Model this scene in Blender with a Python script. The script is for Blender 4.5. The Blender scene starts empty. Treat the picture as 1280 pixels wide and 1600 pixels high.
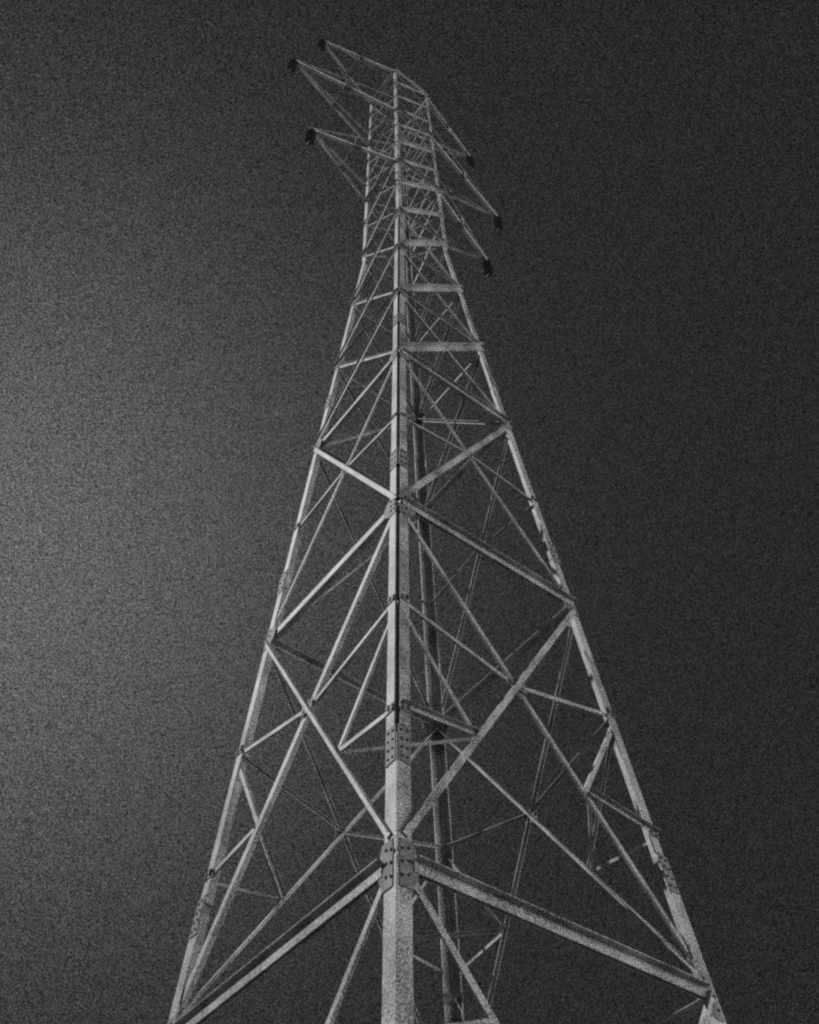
import bpy, bmesh, math, random
from mathutils import Vector, Matrix

random.seed(7)
scene = bpy.context.scene
C = scene.collection

# ---------------------------------------------------------------- camera
YAW, PITCH, ROLL, FPX = 0.679828, 0.923780, -0.032155, 1591.862
CAM = Vector((-9.8914, -12.0204, 1.6))
fw = Vector((math.sin(YAW) * math.cos(PITCH), math.cos(YAW) * math.cos(PITCH), math.sin(PITCH)))
r0 = Vector((math.cos(YAW), -math.sin(YAW), 0.0))
u0 = r0.cross(fw)
rr = math.cos(ROLL) * r0 + math.sin(ROLL) * u0
uu = -math.sin(ROLL) * r0 + math.cos(ROLL) * u0
cd = bpy.data.cameras.new('camera')
cam = bpy.data.objects.new('camera', cd)
C.objects.link(cam)
cam.matrix_world = Matrix(((rr.x, uu.x, -fw.x, CAM.x), (rr.y, uu.y, -fw.y, CAM.y), (rr.z, uu.z, -fw.z, CAM.z), (0, 0, 0, 1)))
cd.sensor_fit = 'HORIZONTAL'
cd.sensor_width = 36.0
cd.lens = FPX / 1280.0 * 36.0
cd.clip_start = 0.1
cd.clip_end = 5000.0
scene.camera = cam

# ---------------------------------------------------------------- light, sky, exposure
SUN_EL = math.radians(44.0)
sun_h = Vector((-0.76, 0.65, 0)).normalized()          # horizontal direction towards the sun
SUN = Vector((sun_h.x * math.cos(SUN_EL), sun_h.y * math.cos(SUN_EL), math.sin(SUN_EL)))
ld = bpy.data.lights.new('sun', 'SUN')
ld.energy = 3.6
ld.angle = math.radians(0.5)
ld.color = (1.0, 1.0, 1.0)
sun = bpy.data.objects.new('sun', ld)
C.objects.link(sun)
sun.rotation_euler = SUN.to_track_quat('Z', 'Y').to_euler()
sun.location = SUN * 120

world = bpy.data.worlds.new('World')
scene.world = world
world.use_nodes = True
nt = world.node_tree
nt.nodes.clear()
def N(t, **k):
    n = nt.nodes.new(t)
    for a, b in k.items():
        setattr(n, a, b)
    return n
def math_node(op, a, b=None, clamp=False):
    n = N('ShaderNodeMath', operation=op)
    n.use_clamp = clamp
    for i, v in enumerate((a, b)):
        if v is None:
            continue
        if isinstance(v, (int, float)):
            n.inputs[i].default_value = v
        else:
            nt.links.new(v, n.inputs[i])
    return n.outputs[0]
sky = N('ShaderNodeTexSky', sky_type='NISHITA')
sky.sun_disc = False
sky.sun_elevation = SUN_EL
sky.sun_rotation = math.atan2(sun_h.x, sun_h.y)
sky.dust_density = 0.6
sep = N('ShaderNodeSeparateColor')                       # black-and-white film behind a red filter
nt.links.new(sky.outputs[0], sep.inputs[0])
geo = N('ShaderNodeTexCoord')
def lobe(d, power):
    v = N('ShaderNodeVectorMath', operation='DOT_PRODUCT')
    nt.links.new(geo.outputs['Generated'], v.inputs[0])
    v.inputs[1].default_value = Vector(d).normalized()
    return math_node('POWER', math_node('MAXIMUM', v.outputs['Value'], 0.0), power)
rv = (fw * FPX + rr * (-60 - 640) - uu * (860 - 800)).normalized()
wide = lobe(tuple(rv), 5.0)
glow = lobe(tuple(rv), 20.0)                             # glow on the sun's side of the sky
back = lobe((0.66, -0.75, -0.03), 8.0)                     # unseen brightening added behind the camera to fill the front-right faces
base = math_node('ADD', math_node('MULTIPLY', sep.outputs[0], 0.080 * 0.02), 0.0165)
val = math_node('ADD', base, math_node('MULTIPLY', glow, 0.085))
val = math_node('ADD', val, math_node('MULTIPLY', wide, 0.008))
val = math_node('ADD', val, math_node('MULTIPLY', back, 6.0))
noise = N('ShaderNodeTexNoise')
noise.inputs['Scale'].default_value = 1250.0
noise.inputs['Detail'].default_value = 1.0
nt.links.new(geo.outputs['Generated'], noise.inputs['Vector'])
gr = math_node('ADD', math_node('MULTIPLY', math_node('SUBTRACT', noise.outputs['Fac'], 0.5), 11.5), 1.0)
val = math_node('MULTIPLY', val, math_node('MAXIMUM', gr, 0.15))
bg = N('ShaderNodeBackground')
comb = N('ShaderNodeCombineColor')
for i in range(3):
    nt.links.new(val, comb.inputs[i])
nt.links.new(comb.outputs[0], bg.inputs['Color'])
bg.inputs['Strength'].default_value = 1.0
out = N('ShaderNodeOutputWorld')
nt.links.new(bg.outputs[0], out.inputs['Surface'])

scene.view_settings.view_transform = 'Standard'
scene.view_settings.look = 'None'
scene.view_settings.exposure = 0.0
scene.view_settings.gamma = 1.0
scene.view_settings.use_curve_mapping = False
scene.render.engine = 'CYCLES'
scene.cycles.use_denoising = False                       # the grain of the film stays
scene.cycles.filter_width = 2.4
scene.cycles.max_bounces = 5

# ---------------------------------------------------------------- materials
def material(name, lo, hi, scale, rough=0.6, fine=60.0, metal=0.0, spread=0.5, tight=(0.36, 0.62)):
    m = bpy.data.materials.new(name)
    m.use_nodes = True
    t = m.node_tree
    b = t.nodes['Principled BSDF']
    b.inputs['Roughness'].default_value = rough
    b.inputs['Metallic'].default_value = metal
    b.inputs['Specular IOR Level'].default_value = 0.35
    tc = t.nodes.new('ShaderNodeTexCoord')
    n1 = t.nodes.new('ShaderNodeTexNoise'); n1.inputs['Scale'].default_value = scale; n1.inputs['Detail'].default_value = 4
    n2 = t.nodes.new('ShaderNodeTexNoise'); n2.inputs['Scale'].default_value = fine; n2.inputs['Detail'].default_value = 3
    mx = t.nodes.new('ShaderNodeMath'); mx.operation = 'MULTIPLY_ADD'
    ad = t.nodes.new('ShaderNodeMath'); ad.operation = 'MULTIPLY'
    t.links.new(tc.outputs['Object'], n1.inputs['Vector'])
    t.links.new(tc.outputs['Object'], n2.inputs['Vector'])
    t.links.new(n1.outputs['Fac'], ad.inputs[0]); ad.inputs[1].default_value = 1 - spread
    t.links.new(n2.outputs['Fac'], mx.inputs[0]); mx.inputs[1].default_value = spread
    t.links.new(ad.outputs[0], mx.inputs[2])
    rp = t.nodes.new('ShaderNodeValToRGB')
    rp.color_ramp.elements[0].position = tight[0]; rp.color_ramp.elements[0].color = (lo, lo, lo, 1)
    rp.color_ramp.elements[1].position = tight[1]; rp.color_ramp.elements[1].color = (hi, hi, hi, 1)
    t.links.new(mx.outputs[0], rp.inputs[0])
    t.links.new(rp.outputs[0], b.inputs['Base Color'])
    return m
STEEL = material('galvanised_steel', 0.05, 0.48, 1.3, 0.6, 38.0, 0.0, 0.62, (0.40, 0.60))  # zinc mottling; its coarse dark patches also imitate broken shadow
BRIGHT = material('lit_galvanised_steel', 0.26, 0.75, 1.3, 0.6, 30.0, 0.0, 0.62, (0.40, 0.60))  # same steel made lighter, brightness put into the colour so members look lit
PLATE = material('dull_plate', 0.06, 0.22, 5.0, 0.7, 22.0)  # dull grey, darker than the members
SEAM = material('shaded_seam', 0.03, 0.16, 3.0, 0.8, 14.0, 0.0, 0.7)  # leg groove faces coloured dark in place of shade in the recess
BOLT = material('bolt_steel', 0.012, 0.05, 9.0, 0.6)
PORCELAIN = material('brown_porcelain', 0.03, 0.08, 6.0, 0.45)
CONCRETE = material('concrete', 0.24, 0.38, 3.0, 0.85, 30.0)
GROUND = material('dry_heath_ground', 0.08, 0.15, 0.35, 0.95, 4.0)

# ---------------------------------------------------------------- helpers
def link_mesh(name, bm, mats, parent=None, origin=None):
    bmesh.ops.recalc_face_normals(bm, faces=bm.faces)
    o0 = Vector(origin) if origin is not None else Vector((0, 0, 0))
    bmesh.ops.translate(bm, verts=bm.verts, vec=-o0)
    me = bpy.data.meshes.new(name)
    bm.to_mesh(me); bm.free()
    for m in (mats if isinstance(mats, (list, tuple)) else [mats]):
        me.materials.append(m)
    o = bpy.data.objects.new(name, me)
    C.objects.link(o)
    if parent is not None:
        o.parent = parent
        p = parent
        while p is not None:                             # every parent is unrotated: subtract the offsets only
            o0 = o0 - p.location
            p = p.parent
    o.location = o0
    return o

def frame(P, Q, e1, e2):
    d = (Q - P).normalized()
    e1 = (e1 - d * e1.dot(d)).normalized()
    e2 = (e2 - d * e2.dot(d)); e2 = (e2 - e1 * e2.dot(e1)).normalized()
    return d, e1, e2

def extrude(bm, P, Q, e1, e2, poly, mi=0, mis=None):
    a = [bm.verts.new(P + e1 * x + e2 * y) for x, y in poly]
    b = [bm.verts.new(Q + e1 * x + e2 * y) for x, y in poly]
    n = len(poly)
    for i in range(n):
        f = bm.faces.new((a[i], a[(i + 1) % n], b[(i + 1) % n], b[i]))
        f.material_index = mis[i] if mis else mi
    for l in (a[::-1], b):
        f = bm.faces.new(l); f.material_index = mi

def angle_bm(bm, P, Q, e1, e2, a, b, t, mi=0):
    """An L section: heel on PQ, one flange a wide along e1, the other b wide along e2."""
    d, e1, e2 = frame(P, Q, e1, e2)
    extrude(bm, P, Q, e1, e2, [(0, 0), (a, 0), (a, t), (t, t), (t, b), (0, b)], mi)

def box_bm(bm, P, Q, e1, e2, a0, a1, b0, b1, mi=0):
    d, e1, e2 = frame(P, Q, e1, e2)
    extrude(bm, P, Q, e1, e2, [(a0, b0), (a1, b0), (a1, b1), (a0, b1)], mi)

def bolt_bm(bm, p, n, r=0.022, h=0.025, mi=1):
    n = n.normalized(); x = n.orthogonal().normalized(); y = n.cross(x)
    poly = [(r * math.cos(k * math.pi / 3), r * math.sin(k * math.pi / 3)) for k in range(6)]
    extrude(bm, p, p + n * h, x, y, poly, mi)

# ---------------------------------------------------------------- ground
def make_ground():
    bm = bmesh.new()
    rings = [0, 3, 6, 10, 15, 22, 32, 50, 80, 140, 260, 500, 1000, 2200]
    seg = 64
    prev = None
    for k, r in enumerate(rings):
        if r == 0:
            cur = [bm.verts.new((0, 0, 0))]
        else:
            cur = []
            for s in range(seg):
                a = 2 * math.pi * s / seg
                z = 0.0 if r < 15 else 0.02 * math.sqrt(r) * math.sin(s * 0.9 + k) + (0.006 * (r - 100) if r > 100 else 0) * (0.4 + 0.6 * math.sin(s * 0.39 + 1.0)) * 0.5
                cur.append(bm.verts.new((r * math.cos(a), r * math.sin(a), z)))
        if prev:
            for s in range(seg):
                t = (s + 1) % seg
                if len(prev) == 1:
                    bm.faces.new((prev[0], cur[s], cur[t]))
                else:
                    bm.faces.new((prev[s], cur[s], cur[t], prev[t]))
        prev = cur
    o = link_mesh('ground', bm, GROUND)
    o['kind'] = 'structure'
make_ground()

# ---------------------------------------------------------------- tower geometry
H = [9.491, 18.055, 25.675, 30.275, 34.694, 38.821]     # levels of the tapered part
BODY = [38.821, 41.8, 44.623, 47.1, 49.65, 52.175, 54.4, 57.0, 59.45]
Z0 = 0.35
W1, WK, ZK, WT, ZT = 2.9999, 1.1583, 38.337, 1.108, 59.5615
def half(z):
    if z < ZK:
        return W1 + (WK - W1) * (z - H[0]) / (ZK - H[0])
    return WK + (WT - WK) * (z - ZK) / (ZT - ZK)
SG = {'A': (-1, -1), 'B': (1, -1), 'C': (1, 1), 'D': (-1, 1)}
NB = {'A': ('B', 'D'), 'B': ('A', 'C'), 'C': ('D', 'B'), 'D': ('C', 'A')}
FACES = [('A', 'B'), ('A', 'D'), ('D', 'C'), ('B', 'C')]
def cn(l, z):
    w = half(z); return Vector((SG[l][0] * w, SG[l][1] * w, z))
def face_normal(a, b, z):
    n = cn(b, z) - cn(a, z)
    up = (cn(a, z + 1) - cn(a, z - 1))
    n = n.cross(up).normalized()
    return n if n.dot(cn(a, z) + cn(b, z) - Vector((0, 0, 2 * z))) > 0 else -n

tower = bpy.data.objects.new('transmission_tower', None)
C.objects.link(tower)
tower['label'] = 'tall pale grey lattice steel transmission tower with six crossarms seen from its foot'
tower['category'] = 'transmission tower'
tower.empty_display_size = 2.0

def part(name, bm, mats, origin, parent=tower):
    return link_mesh(name, bm, mats, parent, origin)

# ---- legs
def leg_section(bm, l, z0, z1, a, t, grooved):
    na, nb = NB[l]
    P, Q = cn(l, z0), cn(l, z1)
    e1 = cn(na, z0) - P; e2 = cn(nb, z0) - P
    d, e1, e2 = frame(P, Q, e1, e2)
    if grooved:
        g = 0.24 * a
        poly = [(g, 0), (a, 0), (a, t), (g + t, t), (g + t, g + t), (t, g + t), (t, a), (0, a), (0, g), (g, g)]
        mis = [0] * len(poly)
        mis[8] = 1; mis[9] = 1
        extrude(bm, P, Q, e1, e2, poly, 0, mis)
    else:
        extrude(bm, P, Q, e1, e2, [(0, 0), (a, 0), (a, t), (t, t), (t, a), (0, a)])
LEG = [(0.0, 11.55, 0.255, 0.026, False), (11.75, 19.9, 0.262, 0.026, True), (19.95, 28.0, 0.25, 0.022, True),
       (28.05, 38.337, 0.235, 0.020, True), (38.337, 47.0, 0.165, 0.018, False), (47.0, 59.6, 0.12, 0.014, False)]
# the groove sits at 24 % of the flange
def leg_width(z):
    for z0, z1, a, t, g in LEG:
        if z <= z1 + 0.25:
            return a
    return LEG[-1][2]
legs = {}
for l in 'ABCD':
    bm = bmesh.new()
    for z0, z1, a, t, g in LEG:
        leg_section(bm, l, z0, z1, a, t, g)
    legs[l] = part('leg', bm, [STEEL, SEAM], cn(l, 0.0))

# ---- splice plates with their bolts, on both flanges of every leg (sub-parts of the leg)
def splice(l, z0, z1, rows, mat=PLATE, r=0.024, inset=0.25):
    a = leg_width((z0 + z1) / 2)
    na, nb = NB[l]
    P, Q = cn(l, z0), cn(l, z1)
    bm = bmesh.new()
    d, e1, e2 = frame(P, Q, cn(na, z0) - P, cn(nb, z0) - P)
    for f, g in ((e1, e2), (e2, e1)):
        gg = g - d * g.dot(d)
        extrude(bm, P, Q, f, g, [(0.02, -0.016), (a - 0.008, -0.016), (a - 0.008, -0.002), (0.02, -0.002)])
        n = rows
        for k in range(n):
            s = (k + 0.5) / n
            for c in (0.33, 0.74):
                p = P + (Q - P) * (s + (0.12 / n if c > 0.5 else 0)) + f * (a * c) - g * 0.014
                bolt_bm(bm, p, -g, r, 0.022)
    link_mesh('splice_plate', bm, [mat, BOLT], legs[l], (P + Q) / 2)
for l in 'ABCD':
    splice(l, 11.02, 11.72, 4, r=0.023)
    splice(l, 19.55, 20.3, 3, r=0.026)
    splice(l, 27.7, 28.4, 3, r=0.024)

# ---- gusset plates where bracing meets the legs (sub-parts of the leg)
def gusset(l, z, w, h, r=0.024):
    a = leg_width(z)
    P = cn(l, z - h / 2); Q = cn(l, z + h / 2)
    bm = bmesh.new()
    for nbr in NB[l]:
        n = face_normal(l, nbr, z)
        t = (cn(nbr, z) - cn(l, z)).normalized()
        d = (Q - P).normalized()
        o = cn(l, z) + n * 0.003
        W, Hh = w, h / 2
        poly = [(0.055, -Hh), (a + 0.02, -Hh), (w, -Hh * 0.45), (w, Hh * 0.35), (a + 0.03, Hh), (0.055, Hh)]
        lo = [bm.verts.new(o + t * x + d * y) for x, y in poly]
        hi = [bm.verts.new(o + t * x + d * y + n * 0.012) for x, y in poly]
        k = len(poly)
        for i in range(k):
            bm.faces.new((lo[i], lo[(i + 1) % k], hi[(i + 1) % k], hi[i]))
        bm.faces.new(lo[::-1]); bm.faces.new(hi)
        nb_ = max(2, int(h / 0.2))
        for i in range(nb_):
            y = (-0.5 + (i + 0.5) / nb_) * h * 0.85
            for x in (0.36 * a, 0.78 * a):
                bolt_bm(bm, o + t * x + d * (y + (0.04 if x > 0.5 * a else 0)) + n * 0.012, n, r, 0.022)
    link_mesh('gusset_plate', bm, [PLATE, BOLT], legs[l], cn(l, z))
for l in 'ABCD':
    gusset(l, 9.28, 0.35, 0.74, 0.023)
    gusset(l, 18.0, 0.44, 0.62, 0.026)
    gusset(l, 25.6, 0.38, 0.5)
    gusset(l, 30.25, 0.32, 0.42)
    gusset(l, 34.65, 0.30, 0.4)
    gusset(l, 38.8, 0.28, 0.38)
    gusset(l, 14.9, 0.20, 0.16, 0.032)
    gusset(l, 12.15, 0.20, 0.16, 0.032)
    gusset(l, 22.0, 0.19, 0.14, 0.028)
    for z in (44.6, 52.15, 59.3):
        gusset(l, z, 0.24, 0.34, 0.02)

# ---- concrete footings
for l in 'ABCD':
    bm = bmesh.new()
    c = cn(l, 0)
    p = Vector((c.x - SG[l][0] * 0.12, c.y - SG[l][1] * 0.12, 0))
    for z0, z1, a in ((-0.4, 0.12, 0.62), (0.12, 0.42, 0.42)):
        box_bm(bm, Vector((p.x, p.y, z0)), Vector((p.x, p.y, z1)), Vector((1, 0, 0)), Vector((0, 1, 0)), -a, a, -a, a)
    bmesh.ops.bevel(bm, geom=bm.edges[:], offset=0.03, segments=1, affect='EDGES')
    part('footing', bm, CONCRETE, p)

# ---- bracing
def diagonal(name, a, za, b, zb, w, t, outer, n, b_w=None, trim=0.0, up=True, parent=tower, turned=False):
    """Angle from leg a at height za to leg b at height zb, lying in the face with outward normal n."""
    P = cn(a, za) if isinstance(a, str) else a
    Q = cn(b, zb) if isinstance(b, str) else b
    return brace(name, P, Q, w, t, outer, n, b_w, trim, up, parent, turned)

def brace(name, P, Q, w, t, outer, n, b_w=None, trim=0.0, up=True, parent=tower, turned=False, mat=None):
    d = (Q - P).normalized()
    P = P + d * trim; Q = Q - d * trim
    side = n.cross(d).normalized()
    if (side.z > 0) != up:
        side = -side
    bm = bmesh.new()
    if outer:
        off = n * (0.028 if turned else 0.017); nn = -n if turned else n
    else:
        off = n * -0.031; nn = -n
    s = -side
    h = off - s * (w / 2)
    angle_bm(bm, P + h, Q + h, s, nn, w, b_w if b_w else w, t)
    return part(name, bm, mat or STEEL, (P + Q) / 2 + h, parent)

def cross(a, b, z0, z1, ia, ib):
    w0, w1 = half(z0), half(z1)
    P, Q = cn(a, z0), cn(b, z1)
    return P + (Q - P) * (w0 / (w0 + w1))

def beam(a, b, z, web, fl, t, n, gap=0.12):
    """Two angles back to back: T section, flanges on top, webs hanging."""
    P, Q = cn(a, z), cn(b, z)
    d = (Q - P).normalized()
    P = P + d * gap; Q = Q - d * gap
    dn = Vector((0, 0, -1))
    nh = Vector((n.x, n.y, 0)).normalized()
    bm = bmesh.new()
    o = nh * 0.02 + Vector((0, 0, web * 0.55))
    angle_bm(bm, P + o, Q + o, dn, nh, web, fl, t)
    o2 = nh * -0.034 + Vector((0, 0, web * 0.55))
    angle_bm(bm, P + o2, Q + o2, dn, -nh, web, fl, t)
    # stitch plates between the two angles
    k = max(2, int((Q - P).length / 1.1))
    for i in range(1, k):
        c = P + (Q - P) * (i / k)
        box_bm(bm, c - d * 0.07, c + d * 0.07, nh, dn, -0.032, 0.018, -web * 0.4, web * 0.3)
    return part('horizontal_beam', bm, STEEL, (P + Q) / 2)

# horizontals: double angles on the two near faces, single angles on the far ones
for a, b in FACES:
    far = 'C' in (a, b)
    for z, web, fl, t in ((H[0] - 0.22, 0.18, 0.13, 0.014), (H[1], 0.19, 0.12, 0.014), (H[2], 0.15, 0.10, 0.012)):
        n = face_normal(a, b, z)
        if far:
            brace('horizontal_beam', cn(a, z), cn(b, z), web * 0.55, 0.010, False, n, b_w=0.15, trim=0.1)
        elif 'D' in (a, b) and z > 12:
            brace('horizontal_beam', cn(a, z), cn(b, z), web * 1.1, 0.012, False, n, trim=0.1)
        else:
            if 'D' in (a, b):
                web, fl = web * 1.3, 0.085
            beam(a, b, z, web, fl, t, n, 0.27 if z < 10 else 0.11)
    for z, w in ((H[3], 0.10), (H[4], 0.09), (H[5], 0.10), (BODY[2], 0.12), (BODY[5], 0.14), (BODY[8], 0.12)):
        n = face_normal(a, b, z)
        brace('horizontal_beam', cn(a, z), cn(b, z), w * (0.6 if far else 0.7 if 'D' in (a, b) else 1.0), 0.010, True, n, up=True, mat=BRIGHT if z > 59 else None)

# main X bracing: (panel bottom, top, thick diagonal width, thin diagonal width)
PAN = [(Z0 + 0.1, H[0], 0.14, 0.12), (H[0], H[1], 0.12, 0.10), (H[1], H[2], 0.13, 0.075), (H[2], H[3], 0.20, 0.10),
       (H[3], H[4], 0.19, 0.10), (H[4], H[5], 0.18, 0.10)]
for a, b in FACES:
    # the heavy diagonal rises from A (or C) towards B and D
    hv, lt = ((a, b) if a in 'AC' else (b, a))
    for k, (z0, z1, w, wl) in enumerate(PAN):
        n = face_normal(a, b, (z0 + z1) / 2)
        if 'C' in (a, b):
            w, wl = w * 0.62, wl * (0.7 if k < 2 else 0.5)
        if (a, b) == ('A', 'D'):
            w, wl = (w * 0.85, 0.15) if k == 1 else (0.075, 0.16) if k >= 3 else (w * 0.85, wl * 0.85)
            if k >= 3:                                   # here the steep diagonal is the heavy, outer one
                diagonal('diagonal_brace', lt, z0, hv, z1, wl, 0.011, True, n, 0.06, trim=0.1)
                diagonal('diagonal_brace', hv, z0, lt, z1, w, 0.010, False, n)
                continue
        diagonal('diagonal_brace', hv, z0, lt, z1, w, 0.011, True, n, w * 0.8, trim=0.27 if k < 2 else 0.24 if 'C' in (a, b) else 0.1, turned='C' in (a, b))
        diagonal('diagonal_brace', lt, z0, hv, z1, wl, 0.010, False, n, b_w=0.12 if 'C' in (a, b) else None)
for a, b in FACES:
    hv, lt = ((a, b) if a in 'AC' else (b, a))
    for k in range(len(BODY) - 1):
        z0, z1 = BODY[k], BODY[k + 1]
        n = face_normal(a, b, (z0 + z1) / 2)
        w = 0.17 if k < 2 else (0.14 if k < 4 else 0.10)
        if 'C' in (a, b):
            w *= 0.5
        if (a, b) == ('A', 'D'):
            diagonal('body_brace', lt, z0, hv, z1, w * 0.9, 0.009, True, n, 0.05)
            diagonal('body_brace', hv, z0, lt, z1, 0.05, 0.008, False, n)
            continue
        diagonal('body_brace', hv, z0, lt, z1, w, 0.009, True, n, w * 0.6)
        diagonal('body_brace', lt, z0, hv, z1, 0.045 if 'C' not in (a, b) else 0.03, 0.008, False, n)

# redundant struts
def on(a, b, z0, z1, z):
    """Point at height z on the diagonal that leaves leg a at z0 and reaches leg b at z1."""
    P, Q = cn(a, z0), cn(b, z1)
    return P + (Q - P) * ((z - z0) / (z1 - z0))
for a, b in FACES:
    f = 0.6 if 'C' in (a, b) else 0.9
    for l, m in ((a, b), (b, a)):
        n = face_normal(a, b, 13.0)
        z0, z1 = H[0], H[1]
        M = cross(l, m, z0, z1, 0, 0)
        q = on(l, m, z0, z1, 12.35)
        brace('strut', cn(l, 14.9), M, 0.10 * f, 0.008, False, n, trim=0.06)
        brace('strut', cn(l, 14.8), q, 0.09 * f, 0.008, False, n, trim=0.05)
        brace('strut', cn(l, 12.15), q, 0.10 * f, 0.008, (a, b) != ('A', 'D'), n, trim=0.05)
        z0, z1 = H[1], H[2]
        n = face_normal(a, b, 22.0)
        M = cross(l, m, z0, z1, 0, 0)
        brace('strut', cn(l, 21.95), M, 0.085 * f, 0.008, False, n, trim=0.05)
        z0, z1 = Z0 + 0.1, H[0]
        n = face_normal(a, b, 6.0)
        M = cross(l, m, z0, z1, 0, 0)
        q = on(m, l, z0, z1, 7.6)
        brace('strut', cn(l, 7.0), q, 0.07 * f, 0.008, False, n, trim=0.05)
        brace('strut', cn(l, 4.4), M, 0.08 * f, 0.008, False, n, trim=0.05)
        brace('strut', cn(l, 2.2), on(l, m, z0, z1, 2.5), 0.07 * f, 0.008, False, n, trim=0.05)
# gussets at the crossings of the two tall panels
for a, b in FACES:
    for (z0, z1, s) in ((H[0], H[1], 0.17), (H[1], H[2], 0.12)):
        n = face_normal(a, b, (z0 + z1) / 2)
        M = cross(a, b, z0, z1, 0, 0)
        t = (cn(b, z0) - cn(a, z0)).normalized(); v = n.cross(t)
        bm = bmesh.new()
        box_bm(bm, M + n * 0.001, M + n * 0.013, t, v, -s, s, -s * 0.8, s * 0.8)
        for i in (-1, 1):
            for j in (-1, 1):
                bolt_bm(bm, M + t * (i * s * 0.5) + v * (j * s * 0.4) + n * 0.012, n, 0.022, 0.02)
        part('crossing_plate', bm, [PLATE, BOLT], M)
# corner ties in plan, between the two faces that meet at each leg
for l in 'ABCD':
    na, nb = NB[l]
    q1 = on(l, na, H[0], H[1], 12.35); q2 = on(l, nb, H[0], H[1], 12.35)
    bm = bmesh.new()
    dd = (q2 - q1).normalized()
    angle_bm(bm, q1 + dd * 0.06, q2 - dd * 0.06, Vector((0, 0, -1)), dd.cross(Vector((0, 0, 1))), 0.07, 0.07, 0.007)
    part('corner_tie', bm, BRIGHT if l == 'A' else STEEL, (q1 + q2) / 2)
# horizontal plan cross at the waist and arm levels
for z in (H[1], H[2], BODY[2], BODY[5]):
    for p, q in (('A', 'C'), ('B', 'D')):
        P, Q = cn(p, z), cn(q, z)
        dd = (Q - P).normalized()
        bm = bmesh.new()
        zz = -0.13 if p == 'A' else -0.21
        if z > 40:
            angle_bm(bm, P + dd * 0.2 + Vector((0, 0, zz)), Q - dd * 0.2 + Vector((0, 0, zz)), Vector((0, 0, -1)), dd.cross(Vector((0, 0, 1))), 0.06, 0.06, 0.007)
            part('plan_brace', bm, STEEL, (P + Q) / 2)
        else:
            bm.free()

# ---- crossarms: (half length, level, height of upper chords above it)
ARMS = [(5.018, 59.409, -1.9, 'topmost'), (6.204, 52.175, 1.9, 'middle'), (4.688, 44.623, 2.0, 'lowest')]
tips = []
for L, z, rise, nm in ARMS:
    for s, near, far in ((-1, 'A', 'D'), (1, 'B', 'C')):
        tip = Vector((s * L, 0, z))
        root = Vector((s * half(z), 0, z))
        arm = bpy.data.objects.new('crossarm', None)
        C.objects.link(arm); arm.parent = tower; arm.location = root
        arm.empty_display_size = 0.5
        for l in (near, far):
            P = cn(l, z)
            d = (tip - P).normalized()
            out_ = Vector((0, SG[l][1], 0))
            bm = bmesh.new()
            e = tip + Vector((0, SG[l][1] * 0.06, 0))
            # two lengths bolted end to end
            angle_bm(bm, P + d * 0.05, e, Vector((0, 0, -1 if rise > 0 else -1)), -out_, *((0.16, 0.18, 0.010) if l == near else (0.10, 0.09, 0.008)))
            m = P + (e - P) * 0.47
            box_bm(bm, m - d * 0.16, m + d * 0.16, Vector((0, 0, -1)), out_, 0.0, 0.12, 0.002, 0.014, 1)
            box_bm(bm, m - d * 0.16, m + d * 0.16, Vector((0, 0, -1)), -out_, 0.0125, 0.024, 0.02, 0.20, 1)
            for i in (-1, 1):
                for j in (-0.09, 0.0, 0.09):
                    bolt_bm(bm, m + d * j + Vector((0, 0, -0.06 + 0.03 * i)) + out_ * 0.014, out_, 0.03, 0.02, 1)
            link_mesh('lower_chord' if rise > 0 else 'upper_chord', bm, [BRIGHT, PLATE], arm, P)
            # the second chord of this side
            U = cn(l, z + rise)
            bm = bmesh.new()
            dv = Vector((0, 0, 0.10 if rise > 0 else -0.16))
            angle_bm(bm, U, e + dv, Vector((0, 0, -1)), -out_, 0.07, 0.06, 0.008)
            link_mesh('upper_chord' if rise > 0 else 'lower_chord', bm, STEEL, arm, U)
            # posts between the chords
            for k in (0.5,):
                p1 = P + (e - P) * k; p2 = U + (e + dv - U) * k
                bm = bmesh.new()
                angle_bm(bm, p1, p2, Vector((s, 0, 0)), -out_, 0.035, 0.035, 0.006)
                link_mesh('post', bm, STEEL, arm, p1)
        # struts between the two sides
        for k in (0.5,):
            p1 = cn(near, z) + (tip - cn(near, z)) * k
            p2 = cn(far, z) + (tip - cn(far, z)) * k
            bm = bmesh.new()
            angle_bm(bm, p1 + Vector((0, 0, -0.03)), p2 + Vector((0, 0, -0.03)), Vector((0, 0, -1)), Vector((-s, 0, 0)), 0.045, 0.045, 0.006)
            link_mesh('cross_strut', bm, STEEL, arm, p1)
        # tip plate
        bm = bmesh.new()
        box_bm(bm, tip + Vector((-s * 0.22, 0, -0.06)), tip + Vector((s * 0.12, 0, -0.06)), Vector((0, 1, 0)), Vector((0, 0, 1)), -0.045, 0.045, -0.13, 0.10)
        link_mesh('tip_plate', bm, PLATE, arm, tip)
        tips.append((tip, s, nm))

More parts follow.
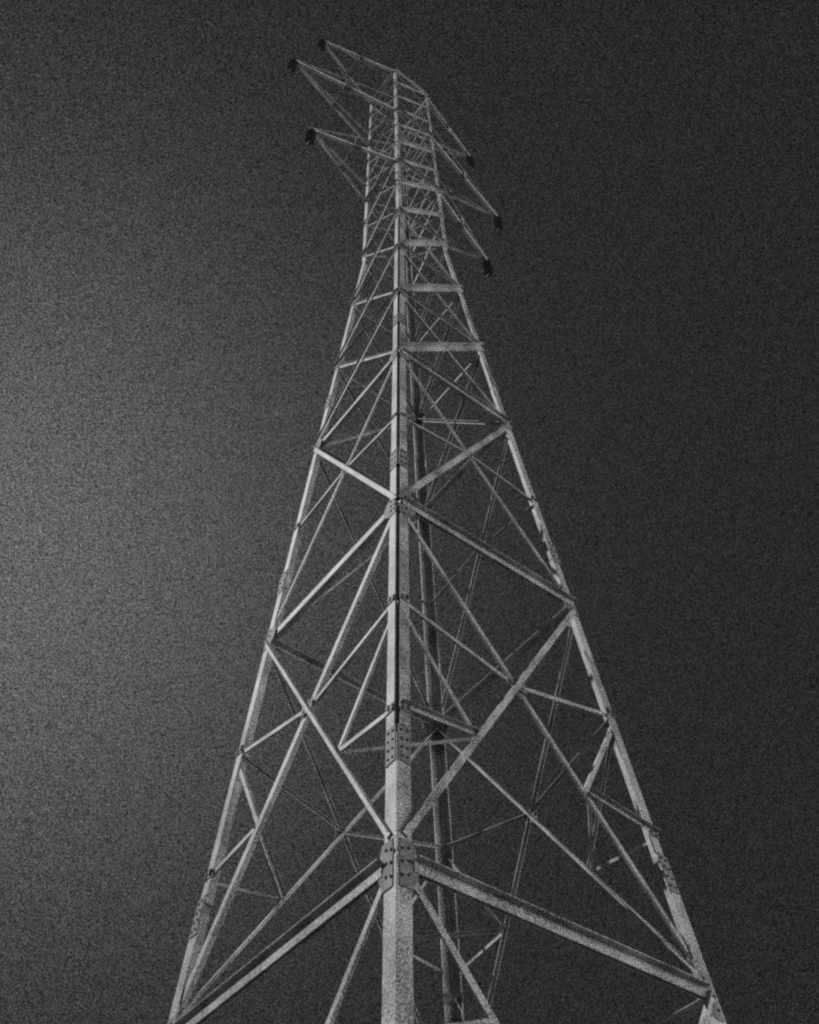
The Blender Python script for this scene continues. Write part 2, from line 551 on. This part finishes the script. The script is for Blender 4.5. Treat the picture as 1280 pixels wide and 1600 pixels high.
# ---------------------------------------------------------------- insulator strings (one built, five copied)
def make_insulator():
    root = bpy.data.objects.new('insulator_string', None)
    C.objects.link(root)
    root.empty_display_size = 0.3
    bm = bmesh.new()
    extrude(bm, Vector((0, 0, -0.15)), Vector((0, 0, 0.02)), Vector((1, 0, 0)), Vector((0, 1, 0)), [(-0.02, -0.05), (0.02, -0.05), (0.02, 0.05), (-0.02, 0.05)])
    link_mesh('shackle', bm, BOLT, root)
    bm = bmesh.new()
    prof = [(0.02, 0.0), (0.045, -0.01), (0.05, -0.05), (0.13, -0.065), (0.19, -0.095), (0.195, -0.11), (0.17, -0.115), (0.13, -0.10), (0.05, -0.105), (0.02, -0.13)]
    seg = 18
    for k in range(9):
        z0 = -0.15 - k * 0.125
        rings = []
        for r, z in prof:
            rings.append([bm.verts.new((r * math.cos(2 * math.pi * s / seg), r * math.sin(2 * math.pi * s / seg), z0 + z)) for s in range(seg)])
        for i in range(len(rings) - 1):
            for s in range(seg):
                t = (s + 1) % seg
                bm.faces.new((rings[i][s], rings[i][t], rings[i + 1][t], rings[i + 1][s]))
    link_mesh('disc_stack', bm, PORCELAIN, root)
    bm = bmesh.new()
    zb = -0.15 - 9 * 0.125
    extrude(bm, Vector((0, 0, zb - 0.10)), Vector((0, 0, zb + 0.01)), Vector((1, 0, 0)), Vector((0, 1, 0)), [(-0.018, -0.03), (0.018, -0.03), (0.018, 0.03), (-0.018, 0.03)])
    extrude(bm, Vector((0, -0.19, zb - 0.13)), Vector((0, 0.19, zb - 0.13)), Vector((1, 0, 0)), Vector((0, 0, 1)), [(-0.035, -0.03), (0.035, -0.03), (0.045, 0.01), (0.02, 0.04), (-0.02, 0.04), (-0.045, 0.01)])
    link_mesh('clamp', bm, BOLT, root)
    return root
ins0 = make_insulator()
for i, (tip, s, nm) in enumerate(tips):
    if i == 0:
        o = ins0
    else:
        o = ins0.copy(); C.objects.link(o)
        for ch in list(ins0.children):
            c = ch.copy(); C.objects.link(c); c.parent = o
    o.location = tip + Vector((0, 0, -0.19))
    o['label'] = 'dark insulator string hanging from the %s tip of the %s crossarm' % ('left' if s < 0 else 'right', nm)
    o['category'] = 'insulator'
    o['group'] = 'insulator strings hanging from the crossarm tips'
